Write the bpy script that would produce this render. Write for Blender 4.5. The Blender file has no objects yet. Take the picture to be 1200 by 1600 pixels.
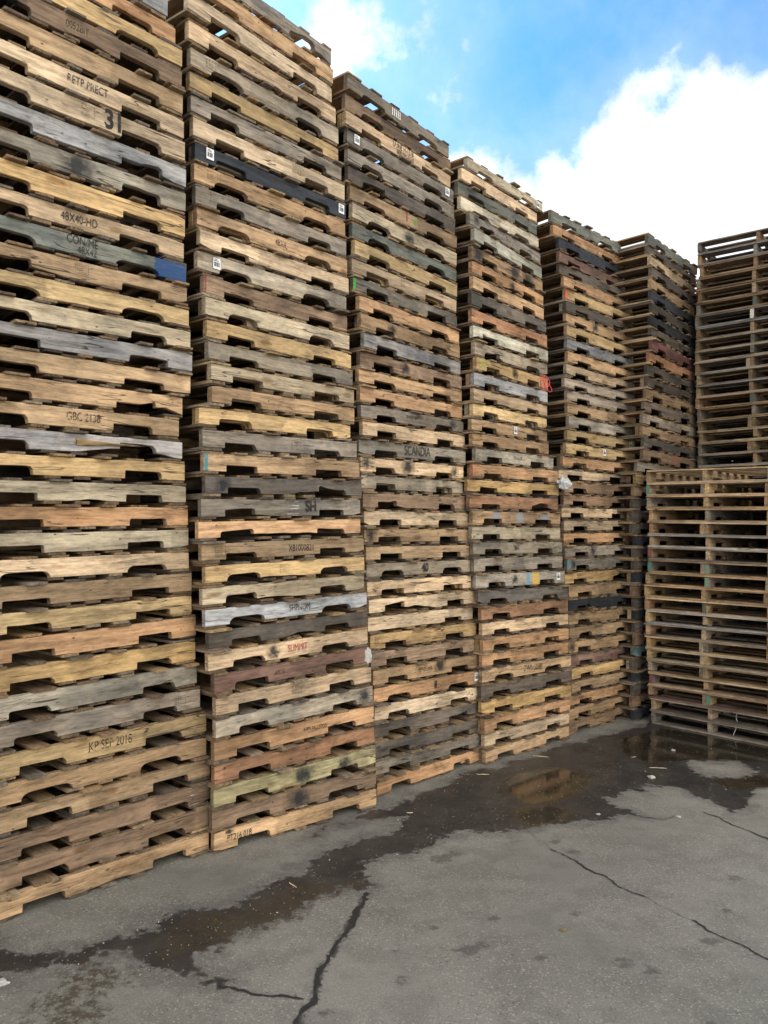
import bpy, math, random
from mathutils import Vector, Matrix, noise as mnoise
import bmesh

# ------------------------------------------------------------------ camera
S = bpy.context.scene
FPX, PIT, CAMH, ROLL = 1221.2, -0.029458, 1.830, 0.009795
S.render.resolution_x, S.render.resolution_y = 768, 1024
cam_d = bpy.data.cameras.new('camera'); cam = bpy.data.objects.new('camera', cam_d)
S.collection.objects.link(cam); S.camera = cam
cam_d.sensor_fit = 'VERTICAL'; cam_d.sensor_height = 36.0; cam_d.lens = 36.0*FPX/1600
cam_d.clip_end = 3000; cam_d.clip_start = 0.05
c_, s_ = math.cos(PIT), math.sin(PIT)
fwd, up0, ri0 = Vector((0, c_, -s_)), Vector((0, s_, c_)), Vector((1, 0, 0))
cr, sr = math.cos(ROLL), math.sin(ROLL)
ri = cr*ri0 + sr*up0; up = -sr*ri0 + cr*up0
M = Matrix.Identity(4)
for i in range(3):
    M[i][0], M[i][1], M[i][2] = ri[i], up[i], -fwd[i]
M[2][3] = CAMH
cam.matrix_world = M

# ------------------------------------------------------------------ world and sun
SUN_EL, SUN_AZ = math.radians(44), math.radians(-20)      # azimuth from +Y towards +X
sun_dir = Vector((math.sin(SUN_AZ)*math.cos(SUN_EL), math.cos(SUN_AZ)*math.cos(SUN_EL), math.sin(SUN_EL)))
W = bpy.data.worlds.new('World'); S.world = W; W.use_nodes = True
SKY_STRENGTH = 0.15
def skydir(px, py):
    a = (px-600)/FPX; b = -(py-800)/FPX
    return (fwd + a*ri + b*up).normalized()
nt = W.node_tree; N = nt.nodes; L = nt.links; N.clear()
def nd(tree, t, **k):
    n = tree.nodes.new(t)
    for a, v in k.items():
        if a == 'inp':
            for i, x in v.items(): n.inputs[i].default_value = x
        else: setattr(n, a, v)
    return n
def mth(tree, op, a, b=None, c=None, clamp=False):
    n = tree.nodes.new('ShaderNodeMath'); n.operation = op; n.use_clamp = clamp
    for i, v in enumerate((a, b, c)):
        if v is None: continue
        if isinstance(v, (int, float)): n.inputs[i].default_value = v
        else: tree.links.new(v, n.inputs[i])
    return n.outputs[0]
def vmth(tree, op, a, b=None, out=0):
    n = tree.nodes.new('ShaderNodeVectorMath'); n.operation = op
    for i, v in enumerate((a, b)):
        if v is None: continue
        if isinstance(v, (tuple, list, Vector)): n.inputs[i].default_value = tuple(v)
        elif isinstance(v, (int, float)): n.inputs[3].default_value = v
        else: tree.links.new(v, n.inputs[i])
    return n.outputs[out]
def noise(tree, vec, scale, detail=4, rough=.55, dist=0, out=0):
    n = tree.nodes.new('ShaderNodeTexNoise'); n.inputs['Scale'].default_value = scale
    n.inputs['Detail'].default_value = detail; n.inputs['Roughness'].default_value = rough
    n.inputs['Distortion'].default_value = dist
    tree.links.new(vec, n.inputs['Vector']); return n.outputs[out]
def sstep(tree, v, a, b, x=0., y=1.):
    n = tree.nodes.new('ShaderNodeMapRange'); n.interpolation_type = 'SMOOTHSTEP'
    for i, q in ((1, a), (2, b), (3, x), (4, y)): n.inputs[i].default_value = q
    tree.links.new(v, n.inputs[0]); return n.outputs[0]
def mixc(tree, f, a, b, mode='MIX'):
    n = tree.nodes.new('ShaderNodeMix'); n.data_type = 'RGBA'; n.blend_type = mode
    for i, v in ((0, f), (6, a), (7, b)):
        if isinstance(v, (int, float)): n.inputs[i].default_value = v
        elif isinstance(v, (tuple, list)): n.inputs[i].default_value = (*v[:3], 1)
        else: tree.links.new(v, n.inputs[i])
    return n.outputs[2]

sky = nd(nt, 'ShaderNodeTexSky', sky_type='NISHITA', sun_disc=False, sun_elevation=SUN_EL,
         sun_rotation=SUN_AZ, altitude=100, air_density=1.0, dust_density=0.6, ozone_density=1.5)
tc = nd(nt, 'ShaderNodeTexCoord')
dvec = vmth(nt, 'NORMALIZE', tc.outputs['Generated'])
warp = noise(nt, dvec, 3.0, 5, .55, out=1)
wv = vmth(nt, 'ADD', dvec, vmth(nt, 'SCALE', vmth(nt, 'SUBTRACT', warp, (.5, .5, .5)), .10))
lobes = None
# banks of cloud: (direction, angular radius in radians)
for (px, py, r) in ((1000, 440, .17), (1105, 300, .122), (1230, 405, .16), (880, 440, .14), (745, 335, .085), (800, 480, .16),
                    (1080, 205, .056), (1010, 290, .10), (640, 560, .20), (1500, 480, .30), (300, 520, .35),
                    (1105, 140, .020), (1195, 260, .10), (850, 345, .075), (800, 320, .055)):
    d = skydir(px, py)
    dist = vmth(nt, 'DISTANCE', wv, d, out=1)
    v = mth(nt, 'SUBTRACT', 1.0, mth(nt, 'DIVIDE', dist, r))
    lobes = v if lobes is None else mth(nt, 'MAXIMUM', lobes, v)
fb = noise(nt, dvec, 5.5, 9, .60)
amp = mth(nt, 'MULTIPLY', mth(nt, 'SUBTRACT', fb, .5), 2.9)
m1 = sstep(nt, mth(nt, 'ADD', lobes, amp), -.10, .42)
# broken cloud added behind and beside the camera, out of view, for fill light
big = noise(nt, dvec, 1.6, 7, .55)
sep = nd(nt, 'ShaderNodeSeparateXYZ'); L.new(dvec, sep.inputs[0])
behind = sstep(nt, sep.outputs[1], .35, -.2)
m2 = mth(nt, 'MULTIPLY', sstep(nt, big, .36, .50), behind)
# thin veil near the clouds
veil = mth(nt, 'MULTIPLY', sstep(nt, mth(nt, 'ADD', lobes, mth(nt, 'MULTIPLY', amp, .8)), -.8, .3), .26)
mask = mth(nt, 'MAXIMUM', mth(nt, 'MAXIMUM', m1, m2), veil)
cloudlum = nd(nt, 'ShaderNodeRGB'); cloudlum.outputs[0].default_value = (2.3, 2.38, 2.46, 1)
lum = sstep(nt, noise(nt, wv, 7.0, 8, .6), .32, .62, .76, 1.12)
ccol = vmth(nt, 'SCALE', cloudlum.outputs[0], None); L.new(lum, ccol.node.inputs[3])
skyc = mixc(nt, 1.0, sky.outputs[0], (.105, .262, .415), 'MULTIPLY')
# added clouds opposite the sun, made brighter and warmer to fill the shaded fronts
ccb = vmth(nt, 'MULTIPLY', ccol, (2.62, 2.44, 2.10))
ccol = mixc(nt, behind, ccol, ccb)
allc = mixc(nt, mask, skyc, ccol)
bg = nd(nt, 'ShaderNodeBackground'); bg.inputs[1].default_value = SKY_STRENGTH
L.new(allc, bg.inputs[0])
wo = nd(nt, 'ShaderNodeOutputWorld'); L.new(bg.outputs[0], wo.inputs[0])
sun_l = bpy.data.lights.new('sun', 'SUN'); sun_l.energy = 3.0; sun_l.angle = math.radians(.5)
sun_l.color = (1.0, .95, .88)
sun = bpy.data.objects.new('sun', sun_l); S.collection.objects.link(sun)
sun.rotation_euler = sun_dir.to_track_quat('Z', 'Y').to_euler()
S.view_settings.view_transform = 'Standard'; S.view_settings.look = 'None'
S.view_settings.exposure = 1.93; S.view_settings.gamma = 1
S.view_settings.use_curve_mapping = False

# ------------------------------------------------------------------ helpers
COL = S.collection
def lin(c):
    return tuple((v/255/12.92 if v/255 <= .04045 else ((v/255+.055)/1.055)**2.4) for v in c)
def link_mesh(name, verts, faces, mats, parent=None, fmat=None):
    me = bpy.data.meshes.new(name); me.from_pydata(verts, [], faces); me.update()
    for m in (mats if isinstance(mats, (list, tuple)) else [mats]): me.materials.append(m)
    if fmat:
        for p, i in zip(me.polygons, fmat): p.material_index = i
    o = bpy.data.objects.new(name, me); COL.objects.link(o)
    if parent: o.parent = parent
    return o
def new_mat(name):
    m = bpy.data.materials.new(name); m.use_nodes = True
    t = m.node_tree; t.nodes.clear()
    b = t.nodes.new('ShaderNodeBsdfPrincipled'); o = t.nodes.new('ShaderNodeOutputMaterial')
    t.links.new(b.outputs[0], o.inputs[0]); return m, t, b
def plain(name, col, rough=.8, metal=0, vary=.25, sc=40):
    m, t, b = new_mat(name)
    c = t.nodes.new('ShaderNodeTexCoord')
    n = noise(t, c.outputs['Object'], sc, 4)
    k = sstep(t, n, .3, .7, 1-vary, 1.0)
    q = vmth(t, 'SCALE', col, None); t.links.new(k, q.node.inputs[3])
    t.links.new(q, b.inputs['Base Color']); b.inputs['Roughness'].default_value = rough
    b.inputs['Metallic'].default_value = metal
    return m

# ------------------------------------------------------------------ wood
def wood(name, grain, marks, island, pale=False):
    m, t, b = new_mat(name)
    tc = t.nodes.new('ShaderNodeTexCoord'); oi = t.nodes.new('ShaderNodeObjectInfo')
    P = tc.outputs['Object']
    sp = t.nodes.new('ShaderNodeSeparateXYZ'); t.links.new(P, sp.inputs[0])
    X, Y, Z = sp.outputs
    cb = t.nodes.new('ShaderNodeCombineXYZ')
    if grain == 'x': ins = (X, Y, Z)
    else: ins = (Y, X, Z)
    for i, v in enumerate(ins): t.links.new(v, cb.inputs[i])
    rnd = mth(t, 'MULTIPLY', oi.outputs['Random'], 61.0)
    geo = t.nodes.new('ShaderNodeNewGeometry')
    if island:
        rnd = mth(t, 'ADD', rnd, mth(t, 'MULTIPLY', geo.outputs['Random Per Island'], 37.0))
    off = t.nodes.new('ShaderNodeCombineXYZ')
    t.links.new(rnd, off.inputs[0]); t.links.new(mth(t, 'MULTIPLY', rnd, 1.37), off.inputs[1]); t.links.new(mth(t, 'MULTIPLY', rnd, .61), off.inputs[2])
    G = vmth(t, 'ADD', cb.outputs[0], off.outputs[0])
    A = vmth(t, 'MULTIPLY', G, (1.1, 9, 16)); B = vmth(t, 'MULTIPLY', G, (5, 90, 120))
    streak = noise(t, A, 1.6, 5, .6, .35)
    fib = noise(t, B, 1.4, 3, .6)
    blot = noise(t, G, 3.2, 4, .6, .3)
    blot2 = noise(t, vmth(t, 'MULTIPLY', G, (1, 2, 2.2)), 6.5, 5, .65)
    # knots
    vo = t.nodes.new('ShaderNodeTexVoronoi'); vo.inputs['Scale'].default_value = 1.0
    t.links.new(vmth(t, 'MULTIPLY', G, (3.1, 8, 8.5)), vo.inputs['Vector'])
    vs = t.nodes.new('ShaderNodeSeparateColor'); t.links.new(vo.outputs['Color'], vs.inputs[0])
    kpick = mth(t, 'GREATER_THAN', vs.outputs[0], .62)
    knot = mth(t, 'MULTIPLY', sstep(t, vo.outputs['Distance'], .21, .09), kpick)
    ring = mth(t, 'MULTIPLY', mth(t, 'SINE', mth(t, 'MULTIPLY', vo.outputs['Distance'], 70.0)), mth(t, 'MULTIPLY', sstep(t, vo.outputs['Distance'], .45, .1), kpick))
    # growth figure
    wave = mth(t, 'SINE', mth(t, 'MULTIPLY', mth(t, 'ADD', noise(t, vmth(t, 'MULTIPLY', G, (.9, 3, 6.5)), 1.3, 2, .5), mth(t, 'MULTIPLY', ring, .01)), 95.0))
    # splits along the grain
    cn = noise(t, vmth(t, 'MULTIPLY', G, (1.3, 12, 20)), 1.0, 2, .5)
    cn2 = noise(t, vmth(t, 'MULTIPLY', G, (2.4, 26, 48)), 1.0, 2, .5)
    crk2 = mth(t, 'MULTIPLY', sstep(t, mth(t, 'ABSOLUTE', mth(t, 'SUBTRACT', cn2, .47)), .014, .004), sstep(t, noise(t, vmth(t, 'MULTIPLY', G, (3.5, 4, 5)), 1.0, 2), .54, .60))
    crk = mth(t, 'MULTIPLY', sstep(t, mth(t, 'ABSOLUTE', mth(t, 'SUBTRACT', cn, .53)), .011, .003), sstep(t, noise(t, vmth(t, 'MULTIPLY', G, (2.5, 3, 3)), 1.0, 2), .50, .58))
    # base colour
    if island:
        ramp = t.nodes.new('ShaderNodeValToRGB'); ramp.color_ramp.interpolation = 'CONSTANT'
        tones = [(176,150,116),(120,107,94),(190,166,128),(96,86,78),(162,134,102),(148,138,126),(176,148,112),(108,92,78),(170,158,140),(138,118,98)]
        while len(ramp.color_ramp.elements) < len(tones): ramp.color_ramp.elements.new(.5)
        for i, c in enumerate(tones):
            ramp.color_ramp.elements[i].position = i/len(tones); ramp.color_ramp.elements[i].color = (*lin(c), 1)
        pick = mth(t, 'FRACT', mth(t, 'ADD', mth(t, 'MULTIPLY', geo.outputs['Random Per Island'], 3.7), mth(t, 'MULTIPLY', oi.outputs['Random'], 9.1)))
        t.links.new(pick, ramp.inputs[0])
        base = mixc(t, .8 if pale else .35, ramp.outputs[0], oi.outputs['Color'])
        wea = mth(t, 'MULTIPLY', mth(t, 'FRACT', mth(t, 'MULTIPLY', pick, 13.7)), .6)
    else:
        base = oi.outputs['Color']; wea = oi.outputs['Alpha']
    v = mth(t, 'ADD', sstep(t, streak, .3, .7, .66, 1.20), mth(t, 'MULTIPLY', mth(t, 'SUBTRACT', fib, .5), .62))
    mid_ = noise(t, vmth(t, 'MULTIPLY', G, (16, 52, 74)), 1.0, 4, .7)
    v = mth(t, 'ADD', v, sstep(t, mid_, .34, .66, -.17, .17))
    v = mth(t, 'ADD', v, mth(t, 'MULTIPLY', wave, .045))
    v = mth(t, 'ADD', v, mth(t, 'MULTIPLY', ring, .05))
    q = vmth(t, 'SCALE', base, None); t.links.new(v, q.node.inputs[3])
    # broad tonal drift along the board, and a harder change where one part has weathered differently
    dr = noise(t, vmth(t, 'MULTIPLY', G, (1.0, .4, .4)), 1.1, 2, .5)
    k0 = mth(t, 'MULTIPLY', sstep(t, dr, .34, .66, .74, 1.14), sstep(t, mth(t, 'ADD', noise(t, vmth(t, 'MULTIPLY', G, (1, .3, .3)), .9, 1), mth(t, 'MULTIPLY', blot, .1)), .60, .615, 1.0, .76))
    q2 = vmth(t, 'SCALE', q, None); t.links.new(k0, q2.node.inputs[3]); q = q2
    # weathered grey patches
    wm = mth(t, 'MULTIPLY', sstep(t, mth(t, 'ADD', blot, mth(t, 'MULTIPLY', mth(t, 'SUBTRACT', fib, .5), .25)), .44, .66), wea)
    c = mixc(t, wm, q, vmth(t, 'MULTIPLY', q, (.62, .66, .72)))
    # warm and dirty stains
    c = mixc(t, mth(t, 'MULTIPLY', sstep(t, blot2, .55, .70), .50), c, vmth(t, 'MULTIPLY', c, (.58, .48, .40)))
    c = mixc(t, mth(t, 'MULTIPLY', sstep(t, blot2, .44, .28), .25), c, vmth(t, 'MULTIPLY', c, (1.14, 1.12, 1.05)))
    grime = sstep(t, noise(t, vmth(t, 'MULTIPLY', G, (1.6, 3, 5)), 2.6, 7, .72), .56, .74)
    c = mixc(t, mth(t, 'MULTIPLY', grime, .42), c, (.045, .038, .032))
    sv = t.nodes.new('ShaderNodeTexVoronoi'); sv.inputs['Scale'].default_value = 1.0
    t.links.new(vmth(t, 'MULTIPLY', G, (17, 26, 30)), sv.inputs['Vector'])
    sc_ = t.nodes.new('ShaderNodeSeparateColor'); t.links.new(sv.outputs['Color'], sc_.inputs[0])
    nick = mth(t, 'MULTIPLY', sstep(t, sv.outputs['Distance'], .17, .09), mth(t, 'GREATER_THAN', sc_.outputs[0], .93))
    c = mixc(t, mth(t, 'MULTIPLY', nick, .8), c, (.02, .017, .014))
    c = mixc(t, mth(t, 'MULTIPLY', knot, .72), c, vmth(t, 'MULTIPLY', c, (.50, .36, .26)))
    c = mixc(t, mth(t, 'MULTIPLY', crk2, .55), c, (.05, .036, .026))
    c = mixc(t, mth(t, 'MULTIPLY', crk, .85), c, (.025, .02, .016))
    # end grain
    ns = t.nodes.new('ShaderNodeSeparateXYZ'); nn = t.nodes.new('ShaderNodeVectorTransform')
    nn.vector_type = 'NORMAL'; nn.convert_from = 'WORLD'; nn.convert_to = 'OBJECT'
    t.links.new(geo.outputs['True Normal'], nn.inputs[0]); t.links.new(nn.outputs[0], ns.inputs[0])
    eg = sstep(t, mth(t, 'ABSOLUTE', ns.outputs[0 if grain == 'x' else 1]), .6, .8)
    egn = noise(t, vmth(t, 'MULTIPLY', G, (1, 60, 60)), 2.0, 3)
    k2 = mth(t, 'MULTIPLY', sstep(t, egn, .3, .7, .58, .95), 1.0)
    qe = vmth(t, 'SCALE', c, None); t.links.new(k2, qe.node.inputs[3])
    c = mixc(t, eg, c, qe)
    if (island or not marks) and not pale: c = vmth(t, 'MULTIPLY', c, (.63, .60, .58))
    if marks:
        wn = mth(t, 'MULTIPLY', mth(t, 'SUBTRACT', noise(t, P, 28, 4, .6), .5), 1.0)
        def att(nm):
            a = t.nodes.new('ShaderNodeAttribute'); a.attribute_type = 'OBJECT'; a.attribute_name = nm
            return a
        for nm in ('band_a', 'band_b'):
            bc = att(nm+'_colour')
            a = att(nm); s3 = t.nodes.new('ShaderNodeSeparateXYZ'); t.links.new(a.outputs['Vector'], s3.inputs[0])
            half = mth(t, 'MULTIPLY', mth(t, 'SUBTRACT', s3.outputs[1], s3.outputs[0]), .5)
            mid = mth(t, 'ADD', s3.outputs[0], half)
            dd = mth(t, 'SUBTRACT', half, mth(t, 'ABSOLUTE', mth(t, 'SUBTRACT', X, mid)))
            mk = sstep(t, mth(t, 'ADD', dd, mth(t, 'MULTIPLY', wn, .022)), 0, .006)
            wear = sstep(t, mth(t, 'ADD', fib, mth(t, 'MULTIPLY', s3.outputs[2], -.4)), .30, .44)
            mk = mth(t, 'MULTIPLY', mth(t, 'MULTIPLY', mk, wear), mth(t, 'GREATER_THAN', half, .001))
            c = mixc(t, mth(t, 'MULTIPLY', mk, .92), c, bc.outputs['Color'])
        sc = att('spot_colour')
        for nm in ('spot_a', 'spot_b', 'spot_c'):
            a = att(nm); s3 = t.nodes.new('ShaderNodeSeparateXYZ'); t.links.new(a.outputs['Vector'], s3.inputs[0])
            dx = mth(t, 'SUBTRACT', X, s3.outputs[0]); dz = mth(t, 'SUBTRACT', Z, s3.outputs[1])
            dd = mth(t, 'SQRT', mth(t, 'ADD', mth(t, 'MULTIPLY', mth(t, 'MULTIPLY', dx, dx), .7), mth(t, 'MULTIPLY', dz, dz)))
            r = s3.outputs[2]
            e = mth(t, 'DIVIDE', mth(t, 'SUBTRACT', mth(t, 'ADD', r, mth(t, 'MULTIPLY', wn, .085)), dd), mth(t, 'ADD', mth(t, 'MULTIPLY', r, .7), .0005), clamp=True)
            mk = mth(t, 'MULTIPLY', mth(t, 'MULTIPLY', e, .92), mth(t, 'GREATER_THAN', r, .001))
            c = mixc(t, mk, c, sc.outputs['Color'])
    t.links.new(c, b.inputs['Base Color'])
    b.inputs['Roughness'].default_value = .82
    b.inputs['Specular IOR Level'].default_value = .25
    bp = t.nodes.new('ShaderNodeBump'); bp.inputs['Strength'].default_value = .45; bp.inputs['Distance'].default_value = .004
    hh = mth(t, 'SUBTRACT', mth(t, 'ADD', mth(t, 'MULTIPLY', fib, .6), mth(t, 'MULTIPLY', streak, .7)), mth(t, 'MULTIPLY', crk, 1.5))
    t.links.new(hh, bp.inputs['Height']); t.links.new(bp.outputs[0], b.inputs['Normal'])
    return m
M_STR = wood('stringer_wood', 'x', True, False)
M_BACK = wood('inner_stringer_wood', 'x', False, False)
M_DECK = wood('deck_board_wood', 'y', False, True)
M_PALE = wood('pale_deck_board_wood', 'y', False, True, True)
M_WHITE = plain('paper_label', (.72, .73, .74), .6, vary=.12)
def ink(name, col, keep):
    m, t, b = new_mat(name); c = t.nodes.new('ShaderNodeTexCoord')
    n = noise(t, c.outputs['Object'], 95, 4, .7); n2 = noise(t, c.outputs['Object'], 16, 3, .6)
    b.inputs['Base Color'].default_value = (*col, 1); b.inputs['Roughness'].default_value = .85
    a = sstep(t, mth(t, 'ADD', n, mth(t, 'MULTIPLY', mth(t, 'SUBTRACT', n2, .5), .9)), .52-keep*.3, .66-keep*.3)
    t.links.new(mth(t, 'MULTIPLY', a, .50+.34*keep), b.inputs['Alpha'])
    return m
M_BAR = plain('barcode_ink', (.02, .02, .02), .7)
M_BLACKINK = ink('stencil_ink', (.018, .017, .018), .7)
M_FADEDINK = ink('faded_ink', (.05, .034, .026), .5)
M_REDINK = ink('red_ink', (.36, .03, .05), .7)
M_BLUEINK = ink('dark_blue_ink', (.025, .03, .05), .6)
M_GREENINK = plain('green_ink', (.12, .26, .05), .8)
PLACE = {
 'S1': '-1813,3653,827,116,2 -1818,3661,817,250,4 -1818,3666,822,385,8 -1801,3656,845,515,12 -1819,3632,845,643,13 -1819,3630,849,777,16 -1847,3613,854,914,21 -1849,3595,876,1046,26 -1852,3588,882,1178,31 -1850,3590,886,1312,36 -1869,3566,887,1435,36 -1872,3563,883,1563,38 -1894,3545,875,1688,36 -1908,3539,861,1814,34 -1920,3536,847,1941,33 -1938,3526,836,2066,32 -1952,3517,827,2193,29 -1971,3506,819,2316,26 -1987,3487,819,2443,23 -1980,3496,806,2571,21 -1951,3519,798,2698,17 -1957,3530,776,2823,17 -1980,3525,762,2946,16 -1989,3519,759,3071,14 -1994,3502,765,3198,12 -1983,3489,786,3324,9 -1992,3470,793,3451,7 -1980,3452,795,3584,8 -1971,3436,800,3716,8 -1965,3414,804,3848,8 -1962,3386,809,3981,9 -1956,3376,828,4108,8 -1958,3354,825,4239,9 -1960,3340,832,4368,8 -1969,3354,824,4492,7 -1989,3332,844,4617,6 -2025,3291,840,4746,7',
 'S2': '-950,4509,718,119,15 -958,4489,710,245,22 -951,4483,727,376,28 -946,4479,744,508,34 -951,4479,743,639,39 -941,4474,766,767,41 -942,4469,778,896,44 -951,4459,777,1022,49 -984,4446,758,1148,51 -983,4439,761,1268,52 -1002,4435,746,1392,50 -1018,4427,748,1518,45 -1005,4429,762,1641,44 -1028,4426,746,1768,44 -1045,4414,752,1893,43 -1032,4416,769,2023,40 -1012,4420,788,2153,37 -1021,4413,793,2285,35 -1027,4400,810,2417,33 -1045,4378,840,2542,32 -979,4409,886,2670,31 -989,4412,882,2796,28 -1005,4412,874,2922,24 -1015,4412,874,3049,23 -1026,4407,880,3177,23 -1038,4412,884,3302,25 -1069,4387,858,3436,25 -1062,4405,849,3563,24 -1083,4404,837,3689,23 -1090,4403,837,3818,25 -1098,4396,837,3946,25 -1100,4409,833,4071,22 -1110,4389,833,4201,22 -1122,4377,846,4328,23 -1126,4359,867,4455,20 -1120,4348,875,4584,22 -1123,4310,889,4715,20 -1119,4256,924,4846,18 -1117,4273,914,4975,23 -1124,4263,922,5102,23',
 'S3': '-31,5498,821,110,-9 -47,5513,798,236,-15 -51,5521,798,364,-18 -52,5534,802,494,-18 -54,5533,804,620,-17 -60,5542,787,747,-13 -68,5535,786,872,-8 -81,5509,812,997,-4 -88,5511,803,1124,1 -102,5493,817,1249,5 -97,5502,803,1373,8 -112,5497,799,1501,11 -117,5493,800,1625,11 -120,5486,806,1746,10 -133,5476,809,1870,11 -135,5466,823,1998,15 -145,5448,840,2122,17 -161,5428,856,2248,19 -167,5432,844,2371,19 -178,5439,813,2498,19 -152,5432,848,2625,19 -168,5431,848,2742,15 -175,5426,850,2866,13 -186,5424,844,2988,11 -179,5420,855,3112,9 -146,5400,894,3241,4 -175,5383,878,3367,1 -183,5371,875,3493,-3 -228,5354,850,3617,-6 -236,5344,847,3743,-10 -219,5342,861,3869,-11 -236,5348,851,3991,-14 -240,5328,850,4120,-14 -258,5323,832,4246,-16 -271,5309,833,4374,-15 -273,5312,838,4498,-17 -277,5303,841,4624,-20 -291,5287,857,4748,-24 -295,5307,850,4872,-24 -280,5276,881,5001,-27',
 'S4': '835,6305,778,112,-1 822,6304,764,237,-3 821,6310,757,365,-3 800,6327,721,494,-2 797,6331,714,621,-2 804,6333,726,750,-1 803,6314,750,873,-1 806,6310,756,999,2 800,6309,751,1125,4 795,6305,753,1251,3 766,6311,725,1379,1 742,6301,735,1516,4 729,6297,741,1647,5 720,6299,737,1775,6 707,6294,743,1903,7 714,6300,745,2032,9 687,6293,742,2160,12 671,6304,720,2286,14 715,6306,764,2414,18 733,6286,830,2538,21 706,6274,848,2659,22 702,6282,853,2780,21 711,6290,865,2903,19 718,6296,867,3028,17 720,6297,866,3156,16 740,6299,881,3283,15 726,6297,871,3411,15 707,6291,854,3540,14 699,6277,856,3669,14 689,6255,862,3800,13 702,6238,893,3929,12 693,6244,890,4054,11 689,6249,892,4180,10 707,6218,923,4312,10 666,6223,899,4437,11 592,6217,846,4565,13 571,6223,843,4690,14 603,6241,864,4815,15 658,6319,851,4935,14',
 'S5': '1722,7253,780,110,-6 1723,7264,770,234,-7 1737,7277,755,357,-9 1755,7279,768,481,-10 1753,7281,763,604,-8 1746,7278,762,726,-8 1729,7277,747,849,-6 1729,7278,759,979,-1 1732,7294,742,1107,3 1728,7304,734,1237,8 1733,7304,745,1363,13 1695,7286,759,1490,16 1714,7305,747,1615,18 1697,7311,732,1738,18 1683,7317,718,1860,19 1687,7313,736,1980,17 1660,7303,741,2101,16 1682,7311,750,2222,13 1692,7325,736,2346,10 1636,7325,705,2465,4 1683,7344,706,2589,-1 1709,7343,726,2716,-6 1718,7339,739,2841,-10 1736,7341,743,2969,-15 1721,7342,732,3094,-18 1720,7348,728,3219,-19 1695,7354,712,3341,-22 1716,7359,729,3466,-23 1727,7358,740,3592,-24 1720,7359,749,3715,-26 1718,7361,746,3842,-26 1715,7379,740,3963,-27 1715,7400,732,4084,-28 1714,7416,726,4207,-29 1700,7414,726,4332,-28 1653,7417,727,4453,-28 1660,7430,752,4573,-28 1649,7416,758,4702,-25 1595,7405,745,4828,-25 1573,7403,722,4956,-23',
 'S6': '2502,7816,728,2340,-25 2522,7819,738,2465,-26 2536,7823,743,2589,-27 2595,7823,778,2716,-29 2608,7830,782,2839,-32 2595,7839,773,2959,-35 2600,7843,776,3083,-33 2619,7841,791,3210,-29 2634,7844,804,3335,-27 2652,7852,821,3457,-25 2650,7854,821,3583,-21 2673,7859,838,3708,-19 2698,7851,860,3836,-17 2690,7867,846,3959,-18 2686,7869,842,4084,-19 2695,7860,852,4212,-21 2686,7851,851,4339,-23 2691,7861,853,4462,-29 2696,7867,855,4586,-34 2693,7890,840,4708,-42 2679,7930,803,4828,-49 2685,7944,791,4953,-51',
 'R1': '2657,7778,-835,110,1 2644,7787,-827,235,3 2626,7796,-813,362,6 2626,7789,-807,483,6 2619,7785,-797,605,6 2607,7782,-788,724,4 2593,7787,-783,846,3 2590,7792,-786,971,0 2606,7790,-798,1098,-3 2601,7800,-804,1224,-6 2599,7806,-810,1349,-10 2610,7805,-819,1472,-14 2628,7797,-827,1598,-16 2630,7799,-831,1723,-18 2628,7800,-831,1849,-20 2626,7801,-829,1976,-21 2624,7800,-826,2106,-21 2612,7805,-819,2232,-22 2613,7802,-815,2357,-24 2613,7799,-814,2486,-24',
 'R2': '3457,8583,-844,2599,-8 3453,8584,-841,2728,-8 3450,8584,-837,2855,-8 3450,8583,-833,2980,-9 3438,8589,-825,3106,-9 3440,8580,-818,3234,-9 3421,8583,-804,3362,-10 3424,8575,-798,3489,-10 3412,8575,-787,3618,-10 3406,8577,-782,3743,-10 3414,8570,-777,3868,-11 3418,8566,-772,3993,-12 3416,8552,-761,4123,-13 3405,8547,-749,4252,-13 3401,8531,-738,4384,-13 3400,8513,-728,4516,-12 3390,8492,-710,4649,-13 3402,8460,-702,4784,-12 3392,8459,-698,4914,-11 3396,8454,-694,5041,-12',
}
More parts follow.
